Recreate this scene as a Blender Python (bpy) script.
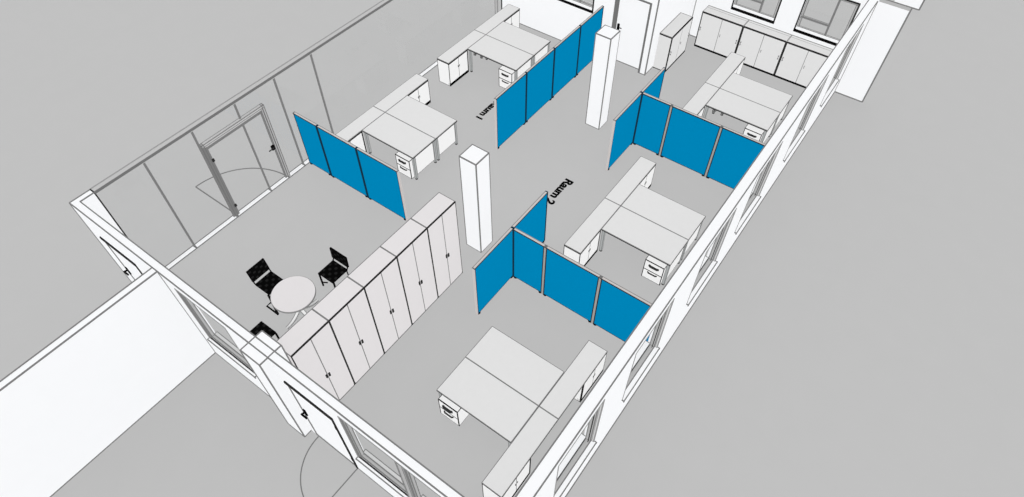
import bpy, math, random
from mathutils import Vector, Matrix

# ------------------------------------------------------------------ camera, world, lights, exposure
for o in list(bpy.data.objects):
    bpy.data.objects.remove(o, do_unlink=True)
S = bpy.context.scene
C = S.collection

cam_data = bpy.data.cameras.new('camera')
cam_data.sensor_fit = 'HORIZONTAL'
cam_data.sensor_width = 36.0
cam_data.lens = 36.0 * 651.878 / 1024.0
cam_data.clip_end = 300
camera = bpy.data.objects.new('camera', cam_data)
camera.location = (5.6305, -1.9587, 11.1063)
camera.rotation_euler = (0.66844, 0.0, 0.62994)
C.objects.link(camera)
S.camera = camera

world = bpy.data.worlds.new('world')
S.world = world
world.use_nodes = True
bg = world.node_tree.nodes['Background']
bg.inputs[0].default_value = (1.0, 1.0, 1.0, 1)
bg.inputs[1].default_value = 0.12


def sun(name, direction, strength):
    l = bpy.data.lights.new(name, 'SUN')
    l.energy = strength
    l.angle = math.radians(20)
    l.use_shadow = False          # the drawing is lit without cast shadows
    o = bpy.data.objects.new(name, l)
    o.rotation_euler = Vector(direction).to_track_quat('-Z', 'Y').to_euler()
    o.location = (0, 5, 12)
    C.objects.link(o)
    return o


sun('sun_overhead', (0, 0, -1), 2.70)
sun('sun_front', (0.0, 1.0, -0.03), 2.95)
sun('sun_side', (-1.0, 0.0, -0.03), 2.95)
S.cycles.diffuse_bounces = 0

S.view_settings.view_transform = 'Standard'
S.view_settings.look = 'None'
S.view_settings.gamma = 1.0
S.view_settings.use_curve_mapping = False
S.view_settings.exposure = 0.0


# ------------------------------------------------------------------ materials
def srgb(r, g, b):
    f = lambda c: (c / 255 / 12.92) if c / 255 <= 0.04045 else ((c / 255 + 0.055) / 1.055) ** 2.4
    return (f(r), f(g), f(b))


def mat(name, col, rough=0.9, noise=0.0, scale=6.0, spec=0.0):
    m = bpy.data.materials.new(name)
    m.use_nodes = True
    nt = m.node_tree
    b = nt.nodes['Principled BSDF']
    b.inputs['Roughness'].default_value = rough
    b.inputs['Specular IOR Level'].default_value = spec
    c = list(col) + [1]
    if noise:
        tc = nt.nodes.new('ShaderNodeTexCoord')
        n = nt.nodes.new('ShaderNodeTexNoise')
        n.inputs['Scale'].default_value = scale
        n.inputs['Detail'].default_value = 3
        r = nt.nodes.new('ShaderNodeValToRGB')
        r.color_ramp.elements[0].position = 0.3
        r.color_ramp.elements[1].position = 0.7
        r.color_ramp.elements[0].color = [x * (1 - noise) for x in col] + [1]
        r.color_ramp.elements[1].color = [min(1, x * (1 + noise)) for x in col] + [1]
        nt.links.new(tc.outputs['Object'], n.inputs['Vector'])
        nt.links.new(n.outputs['Fac'], r.inputs['Fac'])
        nt.links.new(r.outputs['Color'], b.inputs['Base Color'])
    else:
        b.inputs['Base Color'].default_value = c
    return m


M = {}
M['floor'] = mat('floor_grey', srgb(187, 187, 187), noise=0.006, scale=2)
M['wall'] = mat('white_paint', srgb(242, 243, 245), noise=0.004, scale=3)
M['desk'] = mat('desk_laminate', srgb(220, 220, 220), noise=0.008, scale=8)
M['cup'] = mat('cupboard_laminate', srgb(221, 218, 219), noise=0.006, scale=8)
M['front'] = mat('white_laminate', srgb(238, 238, 238), noise=0.005, scale=8)
M['blue'] = mat('blue_fabric', srgb(0, 129, 180), noise=0.03, scale=30)
M['rail'] = mat('rail_grey', srgb(196, 191, 189))
M['post'] = mat('post_grey', srgb(160, 154, 150))
M['postdark'] = mat('post_dark', srgb(22, 48, 66))
M['frame'] = mat('frame_grey', srgb(176, 176, 176))
M['lining'] = mat('reveal_lining', srgb(206, 206, 206))
M['leg'] = mat('leg_grey', srgb(165, 168, 168), rough=0.5)
M['line'] = mat('edge_dark', srgb(46, 46, 46))
M['black'] = mat('edge_black', srgb(14, 14, 14))
M['grey'] = mat('edge_grey', srgb(122, 122, 122))
M['soft'] = mat('edge_soft', srgb(148, 148, 148))
M['doorframe'] = mat('door_frame_grey', srgb(112, 112, 112))
M['ink'] = mat('lettering_black', srgb(12, 12, 12))
M['seat'] = mat('chair_black', srgb(9, 9, 9), rough=0.6)
M['quilt'] = mat('chair_quilt', srgb(30, 30, 30), rough=0.6)


def glass_mat():
    m = bpy.data.materials.new('clear_glass')
    m.use_nodes = True
    nt = m.node_tree
    nt.nodes.clear()
    out = nt.nodes.new('ShaderNodeOutputMaterial')
    tr = nt.nodes.new('ShaderNodeBsdfTransparent')
    tr.inputs[0].default_value = (0.985, 0.987, 0.987, 1)
    gl = nt.nodes.new('ShaderNodeBsdfGlossy')
    gl.inputs['Roughness'].default_value = 0.05
    mx = nt.nodes.new('ShaderNodeMixShader')
    mx.inputs[0].default_value = 0.012
    nt.links.new(tr.outputs[0], mx.inputs[1])
    nt.links.new(gl.outputs[0], mx.inputs[2])
    nt.links.new(mx.outputs[0], out.inputs[0])
    return m


M['glass'] = glass_mat()


# ------------------------------------------------------------------ mesh builder
class MB:
    def __init__(self):
        self.v, self.f, self.mi, self.mats = [], [], [], []

    def m(self, name):
        if name not in self.mats:
            self.mats.append(name)
        return self.mats.index(name)

    def quad(self, idx, k):
        self.f.append(idx)
        self.mi.append(k)

    def raw(self, lo, hi, mat):
        k = self.m(mat)
        b = len(self.v)
        (x0, y0, z0), (x1, y1, z1) = lo, hi
        self.v += [(x0, y0, z0), (x1, y0, z0), (x1, y1, z0), (x0, y1, z0),
                   (x0, y0, z1), (x1, y0, z1), (x1, y1, z1), (x0, y1, z1)]
        for q in ((0, 3, 2, 1), (4, 5, 6, 7), (0, 1, 5, 4), (1, 2, 6, 5), (2, 3, 7, 6), (3, 0, 4, 7)):
            self.quad([b + i for i in q], k)

    # a box whose edges carry a thin dark edge band of width w
    def box(self, lo, hi, mat, w=0.012, line='line', e=0.002, skip=''):
        self.raw(lo, hi, mat)
        if w:
            self.edges(lo, hi, w, line, e, skip)
        return self

    def edges(self, lo, hi, w, line='line', e=0.002, skip=''):
        names = 'xyz'
        for ax in range(3):
            a, b = [i for i in range(3) if i != ax]
            for sa in (0, 1):
                for sb in (0, 1):
                    tag = names[a] + '-+'[sa] + names[b] + '-+'[sb]
                    if skip and any(t in tag for t in skip.split(',')):
                        continue
                    l, h = [0] * 3, [0] * 3
                    l[ax], h[ax] = lo[ax] - e, hi[ax] + e
                    for c, s in ((a, sa), (b, sb)):
                        if s == 0:
                            l[c], h[c] = lo[c] - e, min(lo[c] + w, hi[c])
                        else:
                            l[c], h[c] = max(hi[c] - w, lo[c]), hi[c] + e
                    if l[2] < 0 < h[2]:
                        l[2] = 0.0005
                    self.raw(l, h, line)

    def tube(self, pts, r, mat, n=8, caps=True):
        k = self.m(mat)
        rings = []
        P = [Vector(p) for p in pts]
        for i, p in enumerate(P):
            if i == 0:
                d = P[1] - P[0]
            elif i == len(P) - 1:
                d = P[-1] - P[-2]
            else:
                d = (P[i + 1] - p).normalized() + (p - P[i - 1]).normalized()
            d.normalize()
            u = d.cross(Vector((0, 0, 1)))
            if u.length < 1e-3:
                u = d.cross(Vector((0, 1, 0)))
            u.normalize()
            w = d.cross(u)
            b = len(self.v)
            for j in range(n):
                a = 2 * math.pi * j / n
                self.v.append(tuple(p + r * (math.cos(a) * u + math.sin(a) * w)))
            rings.append(b)
        for b0, b1 in zip(rings, rings[1:]):
            for j in range(n):
                self.quad([b0 + j, b0 + (j + 1) % n, b1 + (j + 1) % n, b1 + j], k)
        if caps:
            self.quad([rings[0] + j for j in range(n)][::-1], k)
            self.quad([rings[-1] + j for j in range(n)], k)

    def lathe(self, c, prof, mat, n=48, mats=None):
        rings = []
        for r, zz in prof:
            b = len(self.v)
            for j in range(n):
                a = 2 * math.pi * j / n
                self.v.append((c[0] + r * math.cos(a), c[1] + r * math.sin(a), c[2] + zz))
            rings.append(b)
        for i, (b0, b1) in enumerate(zip(rings, rings[1:])):
            k = self.m(mats[i] if mats else mat)
            for j in range(n):
                self.quad([b0 + j, b0 + (j + 1) % n, b1 + (j + 1) % n, b1 + j], k)

    def prism(self, poly, z0, z1, mat):
        k = self.m(mat)
        b = len(self.v)
        n = len(poly)
        self.v += [(x, y, z0) for x, y in poly] + [(x, y, z1) for x, y in poly]
        self.quad([b + i for i in range(n)][::-1], k)
        self.quad([b + n + i for i in range(n)], k)
        for i in range(n):
            self.quad([b + i, b + (i + 1) % n, b + n + (i + 1) % n, b + n + i], k)

    def xform(self, mtx, start=0):
        for i in range(start, len(self.v)):
            self.v[i] = tuple(mtx @ Vector(self.v[i]))

    def build(self, name, parent=None, loc=None, bevel=0.0):
        me = bpy.data.meshes.new(name)
        me.from_pydata(self.v, [], self.f)
        for n in self.mats:
            me.materials.append(M[n])
        me.polygons.foreach_set('material_index', self.mi)
        me.update()
        o = bpy.data.objects.new(name, me)
        C.objects.link(o)
        if parent:
            o.parent = parent
        if loc:
            o.location = loc
        if bevel:
            bv = o.modifiers.new('bevel', 'BEVEL')
            bv.width = bevel
            bv.segments = 2
            bv.limit_method = 'ANGLE'
        return o


def box(lo, hi, mat, w=0.012, line='line', **k):
    return MB().box(lo, hi, mat, w, line, **k)


def tag(o, label, cat, group=None):
    o['label'] = label
    o['category'] = cat
    if group:
        o['group'] = group
    return o


def thing(name, loc, rz=0.0):
    o = bpy.data.objects.new(name, None)
    o.empty_display_size = 0.2
    o.location = loc
    o.rotation_euler = (0, 0, rz)
    C.objects.link(o)
    return o


def dup(root, loc, rz=None):
    r = root.copy()
    C.objects.link(r)
    r.location = loc
    if rz is not None:
        r.rotation_euler = (0, 0, rz)
    for ch in list(root.children):
        c = ch.copy()
        C.objects.link(c)
        c.parent = r
        for g in list(ch.children):
            d = g.copy()
            C.objects.link(d)
            d.parent = c
    return r


def struct(o):
    o['kind'] = 'structure'
    return o


H = 2.631                      # top of the cut walls
GW = 0.02                      # wall edge line width

# ------------------------------------------------------------------ ground and floor
g = MB()
g.raw((-70, -50, -0.35), (70, 110, -0.012), 'floor')
struct(g.build('ground'))
g = MB()
g.raw((-5.19, -0.31, -0.01), (4.3, 14.8, 0.0), 'floor')
struct(g.build('floor'))
ZB = -0.012


# ------------------------------------------------------------------ walls
def wall_boxes(mb, axis, a0, a1, t0, t1, openings, mat='wall', z0=ZB, z1=H):
    """wall along axis ('x' or 'y') from a0..a1, thickness t0..t1, openings (s0,s1,zlo,zhi)"""
    def bx(s0, s1, zl, zh):
        if s1 - s0 < 1e-4 or zh - zl < 1e-4:
            return
        if axis == 'x':
            mb.raw((s0, t0, zl), (s1, t1, zh), mat)
        else:
            mb.raw((t0, s0, zl), (t1, s1, zh), mat)
    cur = a0
    for s0, s1, zl, zh in sorted(openings):
        bx(cur, s0, z0, z1)
        bx(s0, s1, z0, zl)
        bx(s0, s1, zh, z1)
        cur = s1
    bx(cur, a1, z0, z1)


def line(mb, p, q, w=GW, mat='grey'):
    lo = [min(a, b) for a, b in zip(p, q)]
    hi = [max(a, b) for a, b in zip(p, q)]
    for i in range(3):
        if hi[i] - lo[i] < 1e-6:
            lo[i] -= w / 2
            hi[i] += w / 2
    mb.raw(lo, hi, mat)


# front wall
FO, FI = -0.300, -0.172
RO, RI = 4.288, 4.100
GX0, GX1 = -5.18, -5.06
WZ0, WZ1 = 0.86, 2.43
front_windows = [(-2.33, -1.075), (1.385, 2.475), (2.60, 3.70)]
front_doors = [(-4.79, -3.735, 1.985), (0.13, 1.16, 2.05)]
mb = MB()
ops = [(a, b, WZ0, WZ1) for a, b in front_windows] + [(a, b, ZB, z) for a, b, z in front_doors]
wall_boxes(mb, 'x', GX0, RO, FO, FI, ops)
mb.raw((GX0, FI, ZB), (GX1, 0.10, H), 'wall')            # return towards the glass wall
mb.raw((-0.425, -0.455, ZB), (0.0, FO, H), 'wall')       # pier, outer half
mb.raw((-0.425, FI, ZB), (0.0, -0.045, H), 'wall')       # pier, inner half
line(mb, (GX0, FO, H), (RO, FO, H))
line(mb, (GX1, FI, H), (RI, FI, H))
line(mb, (GX0, FO, H), (GX0, 0.10, H))
line(mb, (GX1, FI, H), (GX1, 0.10, H), 0.018)
line(mb, (GX0, 0.10, H), (GX1, 0.10, H), 0.024, 'line')
line(mb, (GX1, 0.10, 0), (GX1, 0.10, H), 0.024, 'line')
line(mb, (GX0, FO, H), (GX1, FI, H) if False else (GX0, FO, H + 0.001))
line(mb, (GX0, FO, 0), (GX0, FO, H))
line(mb, (GX0, FO, 0.0), (-3.3, FO, 0.0))
line(mb, (-2.65, FO, 0.0), (-0.425, FO, 0.0))
line(mb, (1.16, FO, 0.0), (RO, FO, 0.0))
for yy in (-0.455, -0.045):
    line(mb, (-0.425, yy, H), (0.0, yy, H), 0.018)
for xx in (-0.425, 0.0):
    line(mb, (xx, -0.455, H), (xx, -0.045, H), 0.018)
line(mb, (-0.425, -0.455, 0), (-0.425, -0.455, H))
line(mb, (0.0, -0.455, 0), (0.0, -0.455, H))
line(mb, (0.0, -0.045, 0), (0.0, -0.045, H))
line(mb, (-0.425, FO, 0), (-0.425, FO, H), 0.018)
line(mb, (-0.425, -0.455, 0), (0.0, -0.455, 0))
line(mb, (0.0, -0.455, 0), (0.0, FO, 0))
struct(mb.build('wall_front'))

# right wall with six windows
right_windows = [(0.94, 2.135), (3.05, 4.285), (5.45, 6.68), (7.61, 8.84), (10.21, 11.43), (12.56, 13.79)]
mb = MB()
wall_boxes(mb, 'y', FO, 14.75, RI, RO, [(a, b, WZ0, WZ1) for a, b in right_windows])
line(mb, (RO, FO, H), (RO, 14.56, H))
line(mb, (RI, FI, H), (RI, 14.62, H))
line(mb, (RO + 0.004, FO, 0), (RO + 0.004, 14.56, 0), 0.026)
line(mb, (RO, FO, 0), (RO, FO, H))
struct(mb.build('wall_right'))

# back walls: the left part stands nearer, the right part at the end of the room
BL0, BL1 = 12.18, 12.40
BR0, BR1 = 14.62, 14.75
DX0, DX1 = -1.31, -0.38
back_left_window = (-3.22, -2.0, 1.30, 2.42)
mb = MB()
wall_boxes(mb, 'x', -5.06, -0.165, BL0, BL1, [back_left_window, (DX0, DX1, ZB, 2.05)])
mb.raw((-0.30, BL1, ZB), (-0.165, BR1, H), 'wall')
line(mb, (-0.165, BL0, 0), (-0.165, BL0, H), 0.03, 'grey')
line(mb, (-5.06, BL0, 0.002), (DX0, BL0, 0.002), 0.03, 'grey')
line(mb, (DX1, BL0, 0.002), (-0.165, BL0, 0.002), 0.03, 'grey')
mb.raw((-0.165, BL0, 0.0), (-0.161, BR0, 0.03), 'grey')
line(mb, (-5.06, BL0, 0), (-5.06, BL0, H), 0.05, 'line')
line(mb, (-5.06, BL0, H), (-0.165, BL0, H))
struct(mb.build('wall_back'))

back_windows = [(0.97, 2.13, 1.28, 2.39), (2.73, 3.93, 1.28, 2.39)]
mb = MB()
wall_boxes(mb, 'x', -0.165, RI, BR0, BR1, back_windows)
mb.raw((-0.165, BR0 - 0.004, 0.0), (RI, BR0, 0.03), 'grey')
mb.raw((-0.085, BR0 - 0.003, 0), (-0.06, BR0, H), 'soft')
struct(mb.build('wall_end'))

# outside wall stubs
mb = MB()
mb.raw((-2.785, -9.0, ZB), (-2.655, FO, H), 'wall')
for xx in (-2.785, -2.655):
    line(mb, (xx, -9.0, H), (xx, FO, H))
line(mb, (-2.785, FO, H), (-2.655, FO, H))
line(mb, (-2.655, FO, 0), (-2.655, FO, H))
line(mb, (-2.655, -9.0, 0), (-2.655, FO, 0))
struct(mb.build('wall_outside_left'))

mb = MB()
mb.raw((RO, 14.56, ZB), (5.03, 14.74, H), 'wall')
mb.raw((RO + 0.02, 14.575, H), (5.02, 14.73, H + 0.004), 'frame')
line(mb, (5.03, 14.56, 0), (5.03, 14.56, H), 0.036)
line(mb, (RO, 14.56, 0), (5.03, 14.56, 0), 0.03)
line(mb, (RO, 14.56, 0), (RO, 14.56, H), 0.03, 'soft')
line(mb, (RO, 14.74, H), (5.03, 14.74, H), 0.03)
line(mb, (5.03, 14.56, H), (5.03, 14.74, H), 0.03)
struct(mb.build('wall_outside_right'))

mb = MB()
mb.raw((RO, 19.95, ZB), (5.04, 20.14, H), 'wall')
line(mb, (RO, 19.95, 0), (5.04, 19.95, 0), 0.04)
line(mb, (5.04, 19.95, 0), (5.04, 19.95, H), 0.045)
struct(mb.build('wall_outside_far'))


# ------------------------------------------------------------------ windows and doors of the shell
def window(n, axis, s0, s1, z0, z1, outer, inner, gcol='frame', bars=None, board=True):
    """outer/inner: coordinate of the outer and inner wall face across the wall"""
    sg = 1 if outer > inner else -1

    def P(s, t, zz):
        return (t, s, zz) if axis == 'y' else (s, t, zz)

    def bx(mb, s0_, s1_, ta, tb, za, zb, mat, w=0.014, ln='grey', skip=''):
        a, b = P(s0_, min(ta, tb), za), P(s1_, max(ta, tb), zb)
        mb.box(tuple(min(i, j) for i, j in zip(a, b)), tuple(max(i, j) for i, j in zip(a, b)), mat, w, ln, skip=skip)
    thick = abs(outer - inner)
    fo = outer - sg * 0.20 * thick
    fi = fo - sg * (0.095 if axis == 'y' else 0.065)
    root = struct(thing('window_%d' % n, P((s0 + s1) / 2, (outer + inner) / 2, z0)))

    def put(mb, name):
        o = mb.build(name, root)
        o.matrix_parent_inverse = Matrix.Translation(-Vector(root.location))
        return o
    fr = MB()
    t = 0.055
    bx(fr, s0, s1, fo, fi, z0, z0 + (0.035 if axis == 'y' else t), gcol)
    bx(fr, s0, s1, fo, fi, z1 - t, z1, gcol)
    bx(fr, s0, s0 + t, fo, fi, z0 + t, z1 - t, gcol)
    bx(fr, s1 - t, s1, fo, fi, z0 + t, z1 - t, gcol)
    for b in (bars or []):
        if b[0] == 'h':
            bx(fr, b[2], b[3], fo, fi, b[1] - 0.02, b[1] + 0.02, gcol, 0.02)
        else:
            bx(fr, b[1] - 0.02, b[1] + 0.02, fo, fi, b[2], b[3], gcol, 0.02)
    put(fr, 'window_frame')
    gl = MB()
    gm = (fo + fi) / 2
    a, b = P(s0 + t, gm - 0.004, z0 + t), P(s1 - t, gm + 0.004, z1 - t)
    gl.raw(tuple(min(i, j) for i, j in zip(a, b)), tuple(max(i, j) for i, j in zip(a, b)), 'glass')
    put(gl, 'pane')
    sl = MB()
    bx(sl, s0 - 0.02, s1 + 0.02, outer, outer + sg * 0.05, z0 - 0.035, z0 + 0.004, 'wall', 0.016, 'grey', skip='z-,x-z+,x-y-,x-y+' if axis == 'y' else 'z-,y+')
    bx(sl, s0 + 0.003, s1 - 0.003, fo, outer, z0 - 0.0, z0 + 0.004, 'wall', 0)
    put(sl, 'outer_sill')
    si = MB()
    if board:
        bx(si, s0 + 0.003, s1 - 0.003, fi, inner - sg * (0.07 if axis == 'y' else 0.035), z0, z0 + 0.018, 'wall' if axis == 'y' else 'lining', 0.012, 'grey', skip='z-')
    else:
        bx(si, s0 + 0.01, s1 - 0.01, inner - sg * 0.012, inner + sg * 0.02, z0 - 0.0, z0 + 0.06, 'wall', 0)
    put(si, 'inner_sill')
    # dark reveal line round the outer opening
    rl = MB()
    e = outer + sg * 0.002
    for q in ((s0, s0, z0, z1), (s1, s1, z0, z1)):
        line(rl, P(q[0], e, q[2]), P(q[1], e, q[3]), 0.014, 'soft')
    line(rl, P(s0, e, z1), P(s1, e, z1), 0.014, 'soft')
    put(rl, 'reveal_trim')
    return root, put, bx, P


wn = 1
for a, b in front_windows:
    r, put, bx, P = window(wn, 'x', a, b, WZ0, WZ1, FO, FI)
    tr = MB()
    bx(tr, a, b, FO - 0.002, FO + 0.018, WZ0, WZ0 + 0.03, 'line', 0)
    bx(tr, a, a + 0.025, FO - 0.002, FO + 0.03, WZ0, WZ1, 'grey', 0)
    bx(tr, b - 0.025, b, FO - 0.003, FO + 0.02, WZ0, WZ1, 'line', 0)
    put(tr, 'dark_bead')
    if wn == 2:
        cp = MB()
        bx(cp, b + 0.004, b + 0.121, FO - 0.006, FO - 0.0005, WZ0, WZ1, 'frame', 0.02, 'grey')
        put(cp, 'centre_post')
    wn += 1
for a, b in right_windows:
    r, put, bx, P = window(wn, 'y', a, b, WZ0, WZ1, RO, RI)
    ln = MB()                   # grey lining of the reveal
    bx(ln, b - 0.012, b, RO - 0.038, RO - 0.0005, WZ0 + 0.005, WZ1, 'lining', 0.010, 'soft')
    bx(ln, a, a + 0.012, RO - 0.038, RO - 0.0005, WZ0 + 0.005, WZ1, 'lining', 0.010, 'soft')
    put(ln, 'reveal_lining')
    bd = MB()                   # dark gasket round the sash
    for ss in (a + 0.055, b - 0.085):
        bx(bd, ss, ss + 0.03, RO - 0.075, RO - 0.066, WZ0 + 0.04, WZ1 - 0.06, 'line', 0)
    bx(bd, a + 0.055, b - 0.055, RO - 0.136, RO - 0.126, WZ0 + 0.036, WZ0 + 0.046, 'line', 0)
    put(bd, 'gasket')
    wn += 1
for a, b, z0, z1 in back_windows + [back_left_window]:
    y0, y1 = (BR0, BR1) if z0 == 1.28 else (BL0, BL1)
    m_ = a + (b - a) * 0.62
    r, put, bx, P = window(wn, 'x', a, b, z0, z1, y1, y0, bars=[('v', m_, z0, z1), ('h', z0 + 0.33, a, m_)], board=False)
    tr = MB()                   # dark surround on the room side
    bx(tr, a - 0.035, b + 0.035, y0 - 0.02, y0, z0 - 0.08, z0, 'black', 0)
    bx(tr, a - 0.035, a, y0 - 0.02, y0, z0, z1, 'line', 0)
    bx(tr, b, b + 0.035, y0 - 0.02, y0, z0, z1, 'line', 0)
    bx(tr, a - 0.03, b + 0.03, y0 - 0.02, y0, z1, z1 + 0.04, 'line', 0)
    put(tr, 'dark_surround')
    wn += 1


def wparts(root):
    def put(mb, name):
        o = mb.build(name, root)
        o.matrix_parent_inverse = Matrix.Translation(-Vector(root.location))
        return o
    return put


# door 1 and 2 in the front wall
for n, (a, b, zt) in enumerate(front_doors, 1):
    root = struct(thing('door_%d' % n, ((a + b) / 2, FO, 0)))
    put = wparts(root)
    lf = MB()
    lf.raw((a + 0.02, FO + 0.012, 0), (b - 0.03, FO + 0.055, zt - 0.03), 'wall')
    put(lf, 'door_leaf')
    fr = MB()
    fr.raw((a, FO - 0.025, zt - 0.05), (b + 0.005, FO + 0.07, zt + 0.01), 'line')
    fr.raw((b - 0.035, FO - 0.018, 0), (b + 0.005, FO + 0.07, zt - 0.03), 'line')
    fr.raw((a, FO - 0.003, 0), (a + 0.018, FO + 0.07, zt - 0.03), 'grey')
    line(fr, (a, FO + 0.004, 0.0), (b, FO + 0.004, 0.0), 0.02, 'grey')
    put(fr, 'door_frame')
    hd = MB()
    hx = a + 0.075
    hd.raw((hx - 0.025, FO - 0.01, 0.90), (hx + 0.025, FO + 0.012, 1.10), 'black')
    hd.raw((hx - 0.012, FO - 0.05, 1.015), (hx + 0.012, FO - 0.01, 1.045), 'black')
    hd.raw((hx - 0.02, FO - 0.075, 1.005), (hx + 0.11, FO - 0.045, 1.045), 'black')
    put(hd, 'door_handle')
    hg = MB()
    for zz in (0.30, zt - 0.45):
        hg.raw((b - 0.05, FO - 0.018, zz), (b - 0.005, FO + 0.0, zz + 0.12), 'black')
    put(hg, 'hinge')

# door 4: recessed door of the back wall
root = struct(thing('door_4', ((DX0 + DX1) / 2, BL0 + 0.12, 0)))
put = wparts(root)
lf = MB()
lf.raw((DX0 + 0.02, BL0 + 0.13, 0), (DX1 - 0.045, BL0 + 0.18, 2.0), 'wall')
line(lf, (DX0 + 0.02, BL0 + 0.128, 0.003), (DX1 - 0.045, BL0 + 0.128, 0.003), 0.03, 'grey')
put(lf, 'door_leaf')
fr = MB()
fr.raw((DX0, BL0 + 0.0, 0), (DX0 + 0.02, BL0 + 0.18, 2.0), 'doorframe')
fr.raw((DX0 - 0.05, BL0 - 0.008, 0), (DX0 + 0.02, BL0, 2.1), 'doorframe')
fr.raw((DX1 - 0.0, BL0 - 0.008, 0), (DX1 + 0.055, BL0, 2.1), 'doorframe')
fr.raw((DX0 - 0.05, BL0 - 0.008, 2.05), (DX1 + 0.055, BL0, 2.1), 'doorframe')
fr.raw((DX1 - 0.045, BL0 + 0.10, 0), (DX1, BL0 + 0.18, 2.0), 'doorframe')
fr.raw((DX0, BL0 + 0.10, 2.0), (DX1, BL0 + 0.18, 2.05), 'doorframe')
put(fr, 'door_frame')
hd = MB()
hd.raw((DX0 + 0.06, BL0 + 0.09, 0.95), (DX0 + 0.12, BL0 + 0.13, 1.13), 'black')
hd.tube([(DX0 + 0.09, BL0 + 0.1, 1.06), (DX0 + 0.09, BL0 + 0.06, 1.06), (DX0 + 0.21, BL0 + 0.06, 1.06)], 0.014, 'black')
put(hd, 'door_handle')

# glass wall on the left
root = struct(thing('wall_left', (-5.12, 6.1, 0)))
put = wparts(root)
mb = MB()
mb.raw((-5.19, 0.10, H - 0.045), (-5.05, BL0, H), 'floor')
line(mb, (-5.188, 0.10, H), (-5.188, BL0, H), 0.02, 'soft')
line(mb, (-5.052, 0.10, H - 0.005), (-5.052, BL0, H - 0.005), 0.035, 'doorframe')
put(mb, 'top_rail')
mb = MB()
mb.raw((-5.165, 0.10, 0), (-5.06, BL0, 0.03), 'wall')
line(mb, (-5.165, 0.10, 0.03), (-5.165, BL0, 0.03), 0.018, 'doorframe')
line(mb, (-5.06, 0.10, 0.018), (-5.06, BL0, 0.018), 0.02, 'doorframe')
for yy in (1.10, 2.22, 3.2, 3.74, 4.24, 5.29):
    mb.raw((-5.17, yy - 0.02, 0.0), (-5.055, yy + 0.02, 0.036), 'doorframe')
put(mb, 'bottom_channel')
joints = [0.10, 1.10, 2.17, 3.205, 4.24, 5.29, BL0 - 0.2]
for i, (a, b) in enumerate(zip(joints, joints[1:])):
    gl = MB()
    zlo = 2.15 if i in (2,) else 0.03
    if i == 3:
        gl.raw((-5.118, 3.78, 0.03), (-5.108, b - 0.02, H - 0.045), 'glass')
        gl.raw((-5.118, a + 0.02, 2.15), (-5.108, 3.78, H - 0.045), 'glass')
    else:
        gl.raw((-5.118, a + 0.02, zlo), (-5.108, b - 0.02, H - 0.045), 'glass')
    put(gl, 'pane')
for yy in (1.10, 2.17, 3.205, 4.24, 5.29):
    ed = MB()
    zlo = 2.15 if yy in (3.205,) else 0.03
    ed.raw((-5.125, yy - 0.02, zlo), (-5.10, yy + 0.02, H - 0.045), 'grey')
    put(ed, 'joint_strip')
ed = MB()
ed.box((-5.165, BL0 - 0.2, 0.03), (-5.06, BL0, H - 0.045), 'floor', 0.03, 'soft')
put(ed, 'end_post')

root = struct(thing('door_3', (-5.11, 2.97, 0)))
put = wparts(root)
fr = MB()
fr.box((-5.15, 2.19, 0.03), (-5.07, 2.25, 2.16), 'grey', 0.014, 'doorframe')
fr.box((-5.15, 3.73, 0.03), (-5.07, 3.79, 2.16), 'frame', 0.016, 'doorframe')
fr.box((-5.15, 2.19, 2.10), (-5.07, 3.79, 2.16), 'floor', 0.012, 'grey')
put(fr, 'door_frame')
lf = MB()
lf.box((-5.13, 2.255, 0.03), (-5.095, 2.305, 2.03), 'grey', 0.0)
lf.box((-5.13, 3.675, 0.03), (-5.095, 3.712, 2.02), 'grey', 0.0)
lf.box((-5.13, 2.255, 1.985), (-5.095, 3.715, 2.02), 'grey', 0.0)
lf.raw((-5.12, 3.185, 0.03), (-5.10, 3.225, 1.985), 'grey')
leaf = put(lf, 'door_leaf')
gl = MB()
gl.raw((-5.116, 2.305, 0.03), (-5.108, 3.185, 1.985), 'glass')
gl.raw((-5.116, 3.225, 0.03), (-5.108, 3.665, 1.985), 'glass')
put(gl, 'pane')
hd = MB()
hd.raw((-5.10, 3.60, 0.98), (-5.06, 3.68, 1.10), 'black')
hd.tube([(-5.08, 3.63, 1.05), (-5.04, 3.63, 1.05), (-5.04, 3.50, 1.05)], 0.014, 'line')
put(hd, 'door_handle')
hg = MB()
for zz in (0.28, 1.66):
    hg.raw((-5.095, 2.27, zz), (-5.07, 2.32, zz + 0.07), 'line')
put(hg, 'hinge')


# ------------------------------------------------------------------ floor markings
def arc_strip(cx, cy, r, a0, a1, w=0.025, z0=0.0, z1=0.004, spoke=None, mat='grey'):
    mb = MB()
    k = mb.m(mat)
    n = 40
    b = len(mb.v)
    for i in range(n + 1):
        a = a0 + (a1 - a0) * i / n
        c, s = math.cos(a), math.sin(a)
        for rr, zz in ((r - w / 2, z0), (r + w / 2, z0), (r + w / 2, z1), (r - w / 2, z1)):
            mb.v.append((cx + rr * c, cy + rr * s, zz))
    for i in range(n):
        p, q = b + 4 * i, b + 4 * i + 4
        for j in range(4):
            mb.quad([p + j, p + (j + 1) % 4, q + (j + 1) % 4, q + j], k)
    if spoke is not None:
        s0 = len(mb.v)
        mb.raw((0, -w / 2, z0), (r, w / 2, z1), mat)
        mb.xform(Matrix.Translation((cx, cy, 0)) @ Matrix.Rotation(spoke, 4, 'Z'), s0)
    return mb


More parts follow.
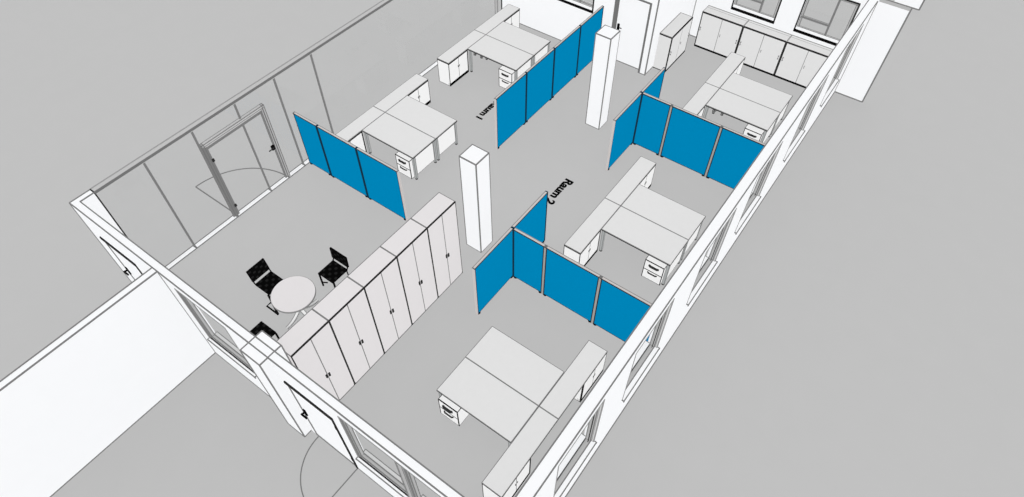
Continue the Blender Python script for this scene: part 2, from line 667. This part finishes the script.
o = arc_strip(-5.13, 2.25, 1.50, math.radians(90), math.radians(180), 0.03, -0.012, -0.006, spoke=math.pi, mat='grey').build('door_swing_line')
tag(o, 'thin grey quarter circle drawn on the floor behind the glass door', 'floor marking', 'door swing lines')
o = arc_strip(1.15, -0.31, 0.96, math.radians(180), math.radians(270), 0.02, -0.012, -0.006, spoke=math.radians(270), mat='grey').build('door_swing_line')
tag(o, 'thin grey quarter circle drawn on the ground outside the white front door', 'floor marking', 'door swing lines')


def lettering(text, x, y, length, height, label, gap=0.065):
    cu = bpy.data.curves.new('lettering', 'FONT')
    cu.body = text
    cu.size = 1.0
    cu.extrude = 0.01
    cu.offset = 0.045
    tmp = bpy.data.objects.new('tmp_text', cu)
    C.objects.link(tmp)
    dg = bpy.context.evaluated_depsgraph_get()
    me = bpy.data.meshes.new_from_object(tmp.evaluated_get(dg))
    bpy.data.objects.remove(tmp, do_unlink=True)
    xs = [v.co.x for v in me.vertices]
    ys = [v.co.y for v in me.vertices]
    lx, ly = max(xs) - min(xs), max(ys) - min(ys)
    mx, my, mz = min(xs), min(ys), min(v.co.z for v in me.vertices)
    for v in me.vertices:
        v.co.x = (v.co.x - mx) / lx * length
        v.co.y = (v.co.y - my) / ly * height
        v.co.z = (v.co.z - mz) * 0.3 + 0.0005
    # split the word into its letters
    n = len(me.vertices)
    par = list(range(n))

    def root_of(i):
        while par[i] != i:
            par[i] = par[par[i]]
            i = par[i]
        return i
    for e in me.edges:
        p, q = root_of(e.vertices[0]), root_of(e.vertices[1])
        if p != q:
            par[p] = q
    t = thing('floor_lettering', (x, y, 0), -math.pi / 2)
    comps = {}
    for f in me.polygons:
        comps.setdefault(root_of(f.vertices[0]), []).append(list(f.vertices))
    # glyph islands that overlap along the line belong to one letter
    spans = []
    for c, fs in comps.items():
        cx = [me.vertices[i].co.x for f in fs for i in f]
        spans.append([min(cx), max(cx), fs])
    spans.sort(key=lambda q: q[0])
    merged = []
    for sp in spans:
        if merged and sp[0] < merged[-1][1] - 0.3 * (sp[1] - sp[0]):
            merged[-1][1] = max(merged[-1][1], sp[1])
            merged[-1][2] = merged[-1][2] + sp[2]
        else:
            merged.append(sp)
    # the number follows the word after a short gap
    word, number = merged[:-1], merged[-1]
    wl = max(q[1] for q in word)
    kx = length / wl
    for a, b, fs in merged:
        last = fs is number[2]
        mb = MB()
        k = mb.m('ink')
        idx = {}
        for f in fs:
            for i in f:
                if i not in idx:
                    idx[i] = len(mb.v)
                    cx_, cy_, cz_ = me.vertices[i].co
                    cx_ = (cx_ - a) * kx + length + gap if last else cx_ * kx
                    mb.v.append((cx_, cy_, cz_))
            mb.quad([idx[i] for i in f], k)
        mb.build('letter', t)
    return tag(t, label, 'lettering', 'room names on the floor')


lettering('Raum 1', -2.845, 8.86, 0.65, 0.20, 'black lettering Raum 1 on the floor near the long four panel screen', 0.085)
lettering('Raum 2', 0.25, 7.60, 0.70, 0.225, 'black lettering Raum 2 on the floor of the aisle beside a desk group')


# ------------------------------------------------------------------ columns
def column(x0, y0, w, d, label, first=[None]):
    if first[0] is None:
        mb = MB()
        mb.box((0, 0, 0), (w, d, H), 'wall', 0.02, 'grey')
        first[0] = o = mb.build('column')
    else:
        o = first[0].copy()
        C.objects.link(o)
    o.location = (x0, y0, 0)
    tag(o, label, 'column', 'square columns in the aisle')


column(-0.41, 4.64, 0.408, 0.408, 'square white column beside the end of the tall cupboard row')
column(-0.425, 9.525, 0.408, 0.408, 'square white column beside the far end of the long blue screen')

# ------------------------------------------------------------------ tall cupboards
CH = 2.21


def make_cupboard():
    t = thing('cupboard', (0, 0, 0))
    mb = MB()
    mb.raw((-0.40, 0.001, 0), (-0.02, 0.799, CH), 'cup')
    # edge lines of the carcass
    mb.edges((-0.40, 0.001, 0), (-0.0, 0.799, CH), 0.013, 'grey', e=0.0008, skip='x+y-,x+y+,x+z-,x+z+')
    for yy in (0.001, 0.771):
        mb.raw((-0.02, yy, 0), (0.005, yy + 0.028, 0.03), 'black')
    mb.raw((-0.021, 0.001, 0), (-0.0, 0.016, CH), 'line')
    mb.raw((-0.021, 0.784, 0), (-0.0, 0.799, CH), 'line')
    mb.raw((-0.021, 0.001, CH - 0.022), (0.003, 0.799, CH + 0.002), 'line')
    mb.raw((-0.021, 0.016, 0), (0.008, 0.784, 0.016), 'doorframe')
    mb.build('carcass', t)
    for a, b, hy in ((0.017, 0.392, 0.372), (0.408, 0.783, 0.428)):
        d = MB()
        d.raw((-0.02, a, 0.016), (0.0, b, CH - 0.024), 'cup')
        if hy < 0.4:
            d.raw((-0.02, b, 0.016), (0.001, b + 0.008, CH - 0.024), 'doorframe')
        else:
            d.raw((-0.02, a - 0.008, 0.016), (0.001, a, CH - 0.024), 'doorframe')
        dr = d.build('door', t)
        h = MB()
        zc = 1.02 if hy < 0.4 else 1.0
        h.raw((0.0, hy - 0.008, zc - 0.02), (0.012, hy + 0.008, zc + 0.02), 'line')
        h.raw((0.012, hy - 0.017, zc - 0.05), (0.028, hy + 0.017, zc + 0.05), 'line')
        h.build('handle', dr)
    return t


cup_labels = ['tall white double door cupboard at the near end against the front wall',
              'tall white double door cupboard, second in the row from the front wall',
              'tall white double door cupboard in the middle of the row of five',
              'tall white double door cupboard, second in the row from the column end',
              'tall white double door cupboard at the far end nearest the white column']
cup0 = make_cupboard()
for i, lb in enumerate(cup_labels):
    t = cup0 if i == 0 else dup(cup0, (0, 0.8 * i, 0))
    t.location = (0, 0.8 * i, 0)
    tag(t, lb, 'cupboard', 'tall cupboards in a row')


# ------------------------------------------------------------------ blue partition screens
PH = 1.546
PT = 0.028        # half thickness


def make_screen(width, firstpost, lastpost):
    """screen in local x, standing on y = 0; posts: 'dark' seam, 'light' seam, 'end' free end"""
    t = thing('partition_screen', (0, 0, 0))
    pw = {'dark': 0.022, 'light': 0.03, 'end': 0.022}
    a, b = pw[firstpost], width - pw[lastpost]
    p = MB()
    p.box((a, -PT + 0.004, 0.03), (b, PT - 0.004, PH - 0.012), 'blue', 0.0)
    p.edges((a, -PT + 0.004, 0.03), (b, PT - 0.004, PH - 0.012), 0.014, 'postdark')
    p.build('fabric_panel', t)
    r = MB()
    r.raw((0.0, -PT, PH - 0.012), (width, PT, PH), 'rail')
    line(r, (0.0, -PT, PH - 0.004), (width, -PT, PH - 0.004), 0.012, 'line')
    line(r, (0.0, PT, PH - 0.004), (width, PT, PH - 0.004), 0.012, 'grey')
    r.build('top_rail', t)
    for kind, x0, x1 in ((firstpost, 0.0, a), (lastpost, b, width)):
        q = MB()
        q.raw((x0, -PT, 0.0), (x1, PT, PH - 0.012), {'dark': 'postdark', 'light': 'post', 'end': 'rail'}[kind])
        if kind == 'light':
            xl = x0 if x0 > 0 else x1 - 0.008
            q.raw((xl, -PT - 0.002, 0.0), (xl + 0.008, PT + 0.002, PH - 0.012), 'line')
        if kind == 'end':
            xl = x0 if x0 > 0 else x1 - 0.007
            q.raw((xl, -PT - 0.002, 0.0), (xl + 0.007, PT + 0.002, PH - 0.012), 'postdark')
        q.raw((x0, -PT, PH), (x1, PT, PH + 0.006), {'dark': 'postdark', 'light': 'doorframe', 'end': 'doorframe'}[kind])
        q.build('post', t)
    for x in (0.06, width - 0.06):
        q = MB()
        q.lathe((x, 0, 0), [(0.0, 0.0), (0.042, 0.0), (0.042, 0.024), (0.012, 0.03), (0.012, 0.045)], 'black', 12)
        q.build('foot', t)
    return t


def screen_run(spans, axis, fixed, posts, labels, group, cache={}):
    for (a, b), ps, lb in zip(spans, posts, labels):
        w = round(b - a, 2)
        key = (w, ps)
        loc, rz = ((a, fixed, 0), 0.0) if axis == 'x' else ((fixed, a, 0), math.pi / 2)
        if key not in cache:
            t = make_screen(w, *ps)
            t.location = loc
            t.rotation_euler = (0, 0, rz)
            cache[key] = t
        else:
            t = dup(cache[key], loc, rz)
        tag(t, lb, 'partition', group)


E_, D_, L_ = 'end', 'dark', 'light'
screen_run([(-5.055, -4.30), (-4.30, -3.10), (-3.10, -1.908)], 'x', 4.40, [(E_, D_), (D_, D_), (D_, E_)],
           ['narrow blue partition screen touching the glass wall beside the glass door',
            'wide blue screen, middle one of the run from the glass wall',
            'wide blue screen at the free end of the glass wall run, by the cupboards'],
           'blue screens beside the meeting area')
screen_run([(7.425, 8.643), (8.643, 9.845), (9.845, 11.043), (11.043, 12.175)], 'y', -1.69,
           [(E_, D_), (D_, D_), (D_, D_), (D_, D_)],
           ['blue screen at the free near end of the long run, beside the Raum 1 lettering',
            'second blue screen of the long run, counting from the Raum 1 lettering',
            'third blue screen of the long run, counting from the Raum 1 lettering',
            'last blue screen of the long run, touching the far white wall'],
           'blue screens along the far left desk group')
for xs, ys, X1, near, grp in (
        (0.889, (3.342, 4.558, 5.742), (0.917, 1.668, 2.869, 4.085), True, 'blue screens round the near desk group'),
        (0.889, (8.386, 9.61, 10.75), (0.917, 1.676, 2.895, 4.085), False, 'blue screens between the far and middle desk groups')):
    screen_run([(ys[0], ys[1]), (ys[1], ys[2])], 'y', xs, [(E_, D_), (D_, D_)],
               ['blue aisle screen reaching towards the tall cupboards' if near else 'blue aisle screen with its free near end behind the middle right desks',
                'blue aisle screen ending at the Raum 2 lettering' if near else 'blue aisle screen pointing at the small cabinet by the far wall'], grp)
    screen_run([(X1[0], X1[1]), (X1[1], X1[2]), (X1[2], X1[3])], 'x', ys[1], [(D_, L_), (L_, L_), (L_, D_)],
               (['narrow blue cross screen at the corner behind the near desk pair',
                 'wide blue cross screen, middle one behind the near desk pair',
                 'wide blue cross screen behind the near desk pair touching the window wall'] if near else
                ['narrow blue cross screen at the corner behind the middle right desk pair',
                 'wide blue cross screen, middle one behind the middle right desk pair',
                 'wide blue cross screen behind the middle right desk pair touching the window wall']), grp)


# ------------------------------------------------------------------ desks, sideboards, pedestals
DZ = 0.74


def make_desk(brackets=False):
    """1.6 x 0.8 desk, origin at floor centre, end panel on +x"""
    t = thing('desk', (0, 0, 0))
    tt = MB()
    tt.raw((-0.799, -0.399, DZ - 0.038), (0.799, 0.399, DZ), 'line')
    tt.raw((-0.788, -0.388, DZ - 0.01), (0.788, 0.388, DZ + 0.001), 'desk')
    tt.edges((-0.799, -0.399, DZ - 0.038), (0.799, 0.399, DZ), 0.011, 'grey', e=0.0008, skip='z-,x-y-,x-y+,x+y-,x+y+')
    tt.build('tabletop', t)
    for sx in (-1, 1):
        for sy in (-1, 1):
            x, y = sx * 0.755, sy * 0.345
            l = MB()
            l.box((x - 0.028, y - 0.028, 0.03), (x + 0.028, y + 0.028, DZ - 0.038), 'leg', 0.008, 'grey')
            lg = l.build('leg', t)
            f = MB()
            f.lathe((x, y, 0), [(0.0, 0.0), (0.034, 0.0), (0.034, 0.02), (0.02, 0.032)], 'black', 12)
            f.build('foot', lg)
    fr = MB()
    fr.raw((-0.727, -0.35, DZ - 0.075), (0.727, -0.32, DZ - 0.038), 'leg')
    fr.raw((-0.727, 0.32, DZ - 0.075), (0.727, 0.35, DZ - 0.038), 'leg')
    fr.raw((-0.77, -0.317, DZ - 0.075), (-0.74, 0.317, DZ - 0.038), 'leg')
    fr.build('underframe', t)
    box((0.755, -0.31, 0.13), (0.775, 0.31, DZ - 0.05), 'front', 0.010, 'grey').build('end_panel', t)
    if brackets:
        for x in (-0.60, -0.38):
            br = MB()
            br.box((x, -0.392, DZ - 0.12), (x + 0.05, -0.352, DZ - 0.038), 'grey', 0.008, 'line')
            br.build('bracket', t)
    return t


def make_sideboard(bodyend):
    """1.6 long top (local y), 0.8 m cabinet under one end, doors facing +x; origin at floor centre"""
    t = thing('sideboard', (0, 0, 0))
    tt = MB()
    tt.raw((-0.199, -0.799, DZ - 0.038), (0.199, 0.799, DZ), 'line')
    tt.raw((-0.188, -0.788, DZ - 0.01), (0.188, 0.788, DZ + 0.001), 'desk')
    tt.edges((-0.199, -0.799, DZ - 0.038), (0.199, 0.799, DZ), 0.011, 'grey', e=0.0008, skip='z-,x-y-,x-y+,x+y-,x+y+')
    tt.build('top', t)
    a, b = (-0.795, 0.0) if bodyend < 0 else (0.0, 0.795)
    m = MB()
    m.raw((-0.195, a, 0.0), (0.175, b, DZ - 0.038), 'front')
    m.edges((-0.195, a, 0.0), (0.195, b, DZ - 0.038), 0.012, 'line', skip='x+z-')
    m.raw((0.12, a, 0.0), (0.199, b, 0.085), 'black')
    ie = b - 0.03 if bodyend < 0 else a
    m.raw((0.17, ie, 0.0), (0.199, ie + 0.03, DZ - 0.038), 'black')
    m.build('body', t)
    md = (a + b) / 2
    for p, q in ((a + 0.012, md - 0.006), (md + 0.006, b - 0.012)):
        d = MB()
        d.raw((0.176, p, 0.04), (0.194, q, DZ - 0.06), 'front')
        d.raw((0.176, p, DZ - 0.06), (0.196, q, DZ - 0.038), 'black')  # black band stands in for the shadow gap under the top
        s = -1 if p > md else 1
        e = p if s < 0 else q
        d.raw((0.176, e if s > 0 else e - 0.006, 0.04), (0.195, e + 0.006 if s > 0 else e, DZ - 0.045), 'line')
        d.raw((0.176, e if s > 0 else e - 0.011, 0.04), (0.1945, e + 0.011 if s > 0 else e, DZ - 0.045), 'line')
        dr = d.build('door', t)
        h = MB()
        hy = p + 0.05 if s < 0 else q - 0.05
        h.raw((0.194, (q - 0.03 if s > 0 else p + 0.01), 0.40), (0.199, (q - 0.01 if s > 0 else p + 0.03), 0.46), 'line')
        h.build('handle', dr)
    e = 0.74 if bodyend < 0 else -0.74
    l = MB()
    l.box((-0.17, e - 0.025, 0.0), (-0.12, e + 0.025, DZ - 0.038), 'leg', 0.008, 'grey')
    l.build('support_leg', t)
    return t


def make_pedestal():
    """0.43 wide, 0.6 deep drawer unit; front on local y = 0 facing -y; origin at the floor, front left"""
    t = thing('drawer_pedestal', (0, 0, 0))
    m = MB()
    m.raw((0.0, 0.02, 0.04), (0.43, 0.58, 0.60), 'front')
    m.edges((0.0, 0.0, 0.04), (0.43, 0.58, 0.60), 0.010, 'line', skip='y-z-')
    m.build('body', t)
    for z0, z1 in ((0.045, 0.315), (0.325, 0.592)):
        d = MB()
        d.box((0.008, 0.0, z0), (0.422, 0.02, z1), 'front', 0.007, 'line')
        dr = d.build('drawer', t)
        h = MB()
        zz = z1 - (0.045 if z1 < 0.4 else 0.10)
        rr = 0.016 if z1 < 0.4 else 0.026
        h.tube([(0.11, 0.0, zz), (0.14, -0.024, zz), (0.29, -0.024, zz), (0.32, 0.0, zz)], rr, 'line', 8)
        h.build('handle', dr)
    for x in (0.05, 0.38):
        for y in (0.07, 0.52):
            c = MB()
            c.lathe((x, y, 0), [(0.0, 0.0), (0.025, 0.0), (0.025, 0.04)], 'black', 12)
            c.build('castor', t)
    return t


desk0 = make_desk()
deskb0 = make_desk(True)
sbn0 = make_sideboard(-1)
sbf0 = make_sideboard(+1)
ped0 = make_pedestal()
used = set()


def place(src, loc, rz=None):
    if src.name not in used:
        used.add(src.name)
        src.location = loc
        if rz is not None:
            src.rotation_euler = (0, 0, rz)
        return src
    return dup(src, loc, rz if rz is not None else 0.0)


#          desk x centre, junction y, sideboard x centre, mirrored?, name of the group, pedestal x, pedestal front y
groups = [
    (2.387, 2.165, 3.392, True, 'nearest the viewer', 1.668, 1.295, 'near desk group'),
    (2.802, 6.965, 1.80, False, 'between the two cross screens', 3.093, 6.115, 'middle right desk group'),
    (2.802, 11.885, 1.80, False, 'in front of the far cabinet row', 3.093, 11.03, 'far right desk group'),
    (-3.36, 6.245, -4.36, False, 'behind the meeting area screens', -3.09, 5.40, 'middle left desk group'),
    (-3.36, 10.255, -4.36, False, 'beside the long screen run', -3.09, 9.41, 'far left desk group'),
]
for dx, jy, sx, mir, where, px, py, gname in groups:
    rz = math.pi if mir else 0.0
    t = place(deskb0 if gname.startswith('far') else desk0, (dx, jy - 0.4, 0), rz)
    tag(t, 'light grey desk, nearer one of the pair ' + where, 'desk', gname)
    t = place(desk0, (dx, jy + 0.4, 0), rz)
    tag(t, 'light grey desk, farther one of the pair ' + where, 'desk', gname)
    t = place(sbn0, (sx, jy - 0.8, 0))
    tag(t, 'low white sideboard, nearer one beside the desk pair ' + where, 'sideboard', gname)
    t = place(sbf0, (sx, jy + 0.8, 0))
    tag(t, 'low white sideboard, farther one beside the desk pair ' + where, 'sideboard', gname)
    t = place(ped0, (px, py, 0))
    tag(t, 'small white drawer unit under the nearer desk ' + where, 'drawer unit', gname)

# ------------------------------------------------------------------ cabinets at the far wall
BH = 1.09


def make_cabinet(inner_line=True):
    """1.2 wide (local x), 0.4 deep, two doors facing -y, origin at floor, front left"""
    t = thing('cabinet', (0, 0, 0))
    m = MB()
    m.raw((0.0, 0.02, 0.0), (1.2, 0.38, BH), 'desk')
    m.raw((-0.0008, -0.002, BH - 0.04), (0.0, 0.38, BH + 0.001), 'line')
    m.edges((0.0, 0.0, 0.0), (1.2, 0.38, BH), 0.028, 'line', e=0.0008, skip='x-y+,x+y+,y+z-,y+z+,x-z+,x+z+,y-z-')
    m.raw((0.0, -0.002, BH - 0.035), (1.2, 0.024, BH + 0.002), 'line')
    m.raw((0.0, -0.002, 0.0), (1.2, 0.03, 0.06), 'black')
    line(m, (0.0, 0.37, BH), (1.2, 0.37, BH), 0.02, 'soft')
    if inner_line:
        line(m, (0.0, 0.28, BH - 0.005), (1.2, 0.28, BH - 0.005), 0.012, 'soft')
    line(m, (0.008, 0.0, BH), (0.008, 0.37, BH), 0.014, 'soft')
    line(m, (1.192, 0.0, BH), (1.192, 0.37, BH), 0.014, 'soft')
    m.build('carcass', t)
    for a, b, hx in ((0.024, 0.593, 0.06), (0.607, 1.176, 1.14)):
        d = MB()
        d.raw((a, 0.0, 0.045), (b, 0.02, BH - 0.035), 'desk')
        if a < 0.5:
            d.raw((b, 0.0, 0.045), (b + 0.014, 0.02, BH - 0.035), 'grey')
        dr = d.build('door', t)
        h = MB()
        h.tube([(hx, 0.0, 0.55), (hx, -0.025, 0.55), (hx, -0.025, 0.63), (hx, 0.0, 0.63)], 0.016, 'grey', 8)
        h.build('handle', dr)
        if a > 0.5:
            h = MB()
            h.tube([(0.65, 0.0, 0.56), (0.65, -0.02, 0.56), (0.65, -0.02, 0.61), (0.65, 0.0, 0.61)], 0.014, 'soft', 8)
            h.build('latch', dr)
    return t


cab0 = make_cabinet()
for i, lb in enumerate(['grey two door cabinet at the left end of the row under the far windows',
                        'grey two door cabinet in the middle of the row under the far windows',
                        'grey two door cabinet at the right end of the row by the window wall']):
    loc = (0.313 + 1.202 * i, 14.22, 0)
    t = cab0 if i == 0 else dup(cab0, loc)
    t.location = loc
    tag(t, lb, 'cabinet', 'cabinets along the far wall')
t = make_cabinet(False)
t.location = (0.228, 12.62, 0)
t.rotation_euler = (0, 0, math.pi / 2)
tag(t, 'grey two door cabinet standing alone along the side wall by the white door', 'cabinet')

# ------------------------------------------------------------------ round table and chairs
t = thing('round_table', (-1.94, 1.285, 0))
m = MB()
m.lathe((0, 0, DZ), [(0.0, -0.045), (0.41, -0.045), (0.428, -0.04), (0.428, -0.006), (0.418, 0.0), (0.0, 0.0)], 'cup', 72,
        mats=['cup', 'grey', 'grey', 'grey', 'cup'])
m.build('tabletop', t)
m = MB()
m.lathe((0, 0, 0), [(0.0, 0.03), (0.04, 0.03), (0.035, 0.3), (0.035, 0.64), (0.16, 0.695)], 'leg', 24)
m.build('column', t)
for q in range(4):
    m = MB()
    n = 12
    for k in range(n):          # one arched foot, wider at the column
        def ring(u):
            x = 0.03 + 0.385 * u
            z = 0.03 + 0.20 * (1 - u) ** 2.2
            w = 0.045 - 0.012 * u
            return x, z, w
        (x0, z0, w0), (x1, z1, w1) = ring(k / n), ring((k + 1) / n)
        for mt, f0, f1, dz in (('lining', -1.0, 1.0, 0.0), ('grey', -1.0, -0.62, 0.002), ('grey', 0.62, 1.0, 0.002)):
            kk = m.m(mt)
            b = len(m.v)
            for x, z, w in ((x0, z0, w0), (x1, z1, w1)):
                m.v += [(x, f0 * w, z + dz), (x, f1 * w, z + dz), (x, f1 * w, z - 0.03), (x, f0 * w, z - 0.03)]
            for a, c in ((0, 1), (1, 2), (2, 3), (3, 0)):
                m.quad([b + a, b + c, b + 4 + c, b + 4 + a], kk)
            m.quad([b, b + 1, b + 2, b + 3], kk)
            m.quad([b + 4, b + 7, b + 6, b + 5], kk)
    m.xform(Matrix.Rotation(q * math.pi / 2, 4, 'Z'))
    m.build('foot', t)
tag(t, 'small round white meeting table with arched feet behind the tall cupboards', 'table')


def make_chair(splayed=True):
    """front faces +x, seat 0.42 square, origin at the floor under the seat centre"""
    t = thing('chair', (0, 0, 0))
    s = MB()
    s.raw((-0.21, -0.21, 0.425), (0.21, 0.21, 0.46), 'seat')
    for i in range(5):
        for j in range(5):
            x, y = -0.175 + 0.0875 * i, -0.175 + 0.0875 * j
            s.raw((x - 0.03, y - 0.03, 0.45), (x + 0.03, y + 0.03, 0.463), 'quilt' if (i + j) % 2 else 'seat')
    s.build('seat', t, bevel=0.012)
    b = MB()
    b.raw((-0.02, -0.215, 0.0), (0.02, 0.215, 0.30), 'seat')
    for i in range(5):
        for j in range(4):
            y, z = -0.172 + 0.086 * i, 0.045 + 0.07 * j
            b.raw((0.01, y - 0.03, z - 0.022), (0.023, y + 0.03, z + 0.022), 'quilt' if (i + j) % 2 else 'seat')
    b.xform(Matrix.Translation((-0.232, 0, 0.515)) @ Matrix.Rotation(math.radians(-11 if splayed else -3), 4, 'Y') @ Matrix.Scale(1.0 if splayed else 1.07, 4, (0, 1, 0)))
    b.build('backrest', t, bevel=0.018)
    for sy in (-1, 1):
        f = MB()
        y = sy * 0.20
        f.tube([(-0.19, y, 0.44), (-0.225, y, 0.50), (-0.245, y, 0.60)], 0.013, 'seat', 8)
        f.build('back_support', t)
        f = MB()
        y = sy * 0.215
        if splayed:
            f.tube([(0.19, y, 0.43), (0.21, y * 1.03, 0.22), (0.40, sy * 0.295, 0.024)], 0.022, 'black', 8)
            f.tube([(0.21, y * 1.03, 0.22), (0.06, sy * 0.295, 0.02), (0.40, sy * 0.295, 0.02)], 0.020, 'black', 8)
        else:
            f.tube([(0.19, y, 0.43), (0.20, y * 0.97, 0.014)], 0.020, 'black', 8)
            f.tube([(0.197, y * 0.97, 0.12), (0.10, y * 0.9, 0.014)], 0.015, 'black', 8)
        f.build('leg', t)
        if splayed:
            continue
        f = MB()
        f.tube([(-0.18, y * 0.95, 0.43), (-0.20, y * 0.95, 0.012)], 0.013, 'black', 8)
        f.build('leg', t)
    return t


ch0 = make_chair()
ch0.location = (-2.725, 1.285, 0)
tag(ch0, 'black chair on the glass wall side of the round table', 'chair', 'chairs round the meeting table')
c = make_chair(False)
c.location = (-1.91, 2.225, 0)
c.rotation_euler = (0, 0, -math.pi / 2)
ch1 = c
tag(c, 'black chair on the far side of the round table by the cupboards', 'chair', 'chairs round the meeting table')
c = dup(ch1, (-1.95, 0.375, 0), math.pi / 2)
tag(c, 'black chair half hidden behind the front wall pier', 'chair', 'chairs round the meeting table')
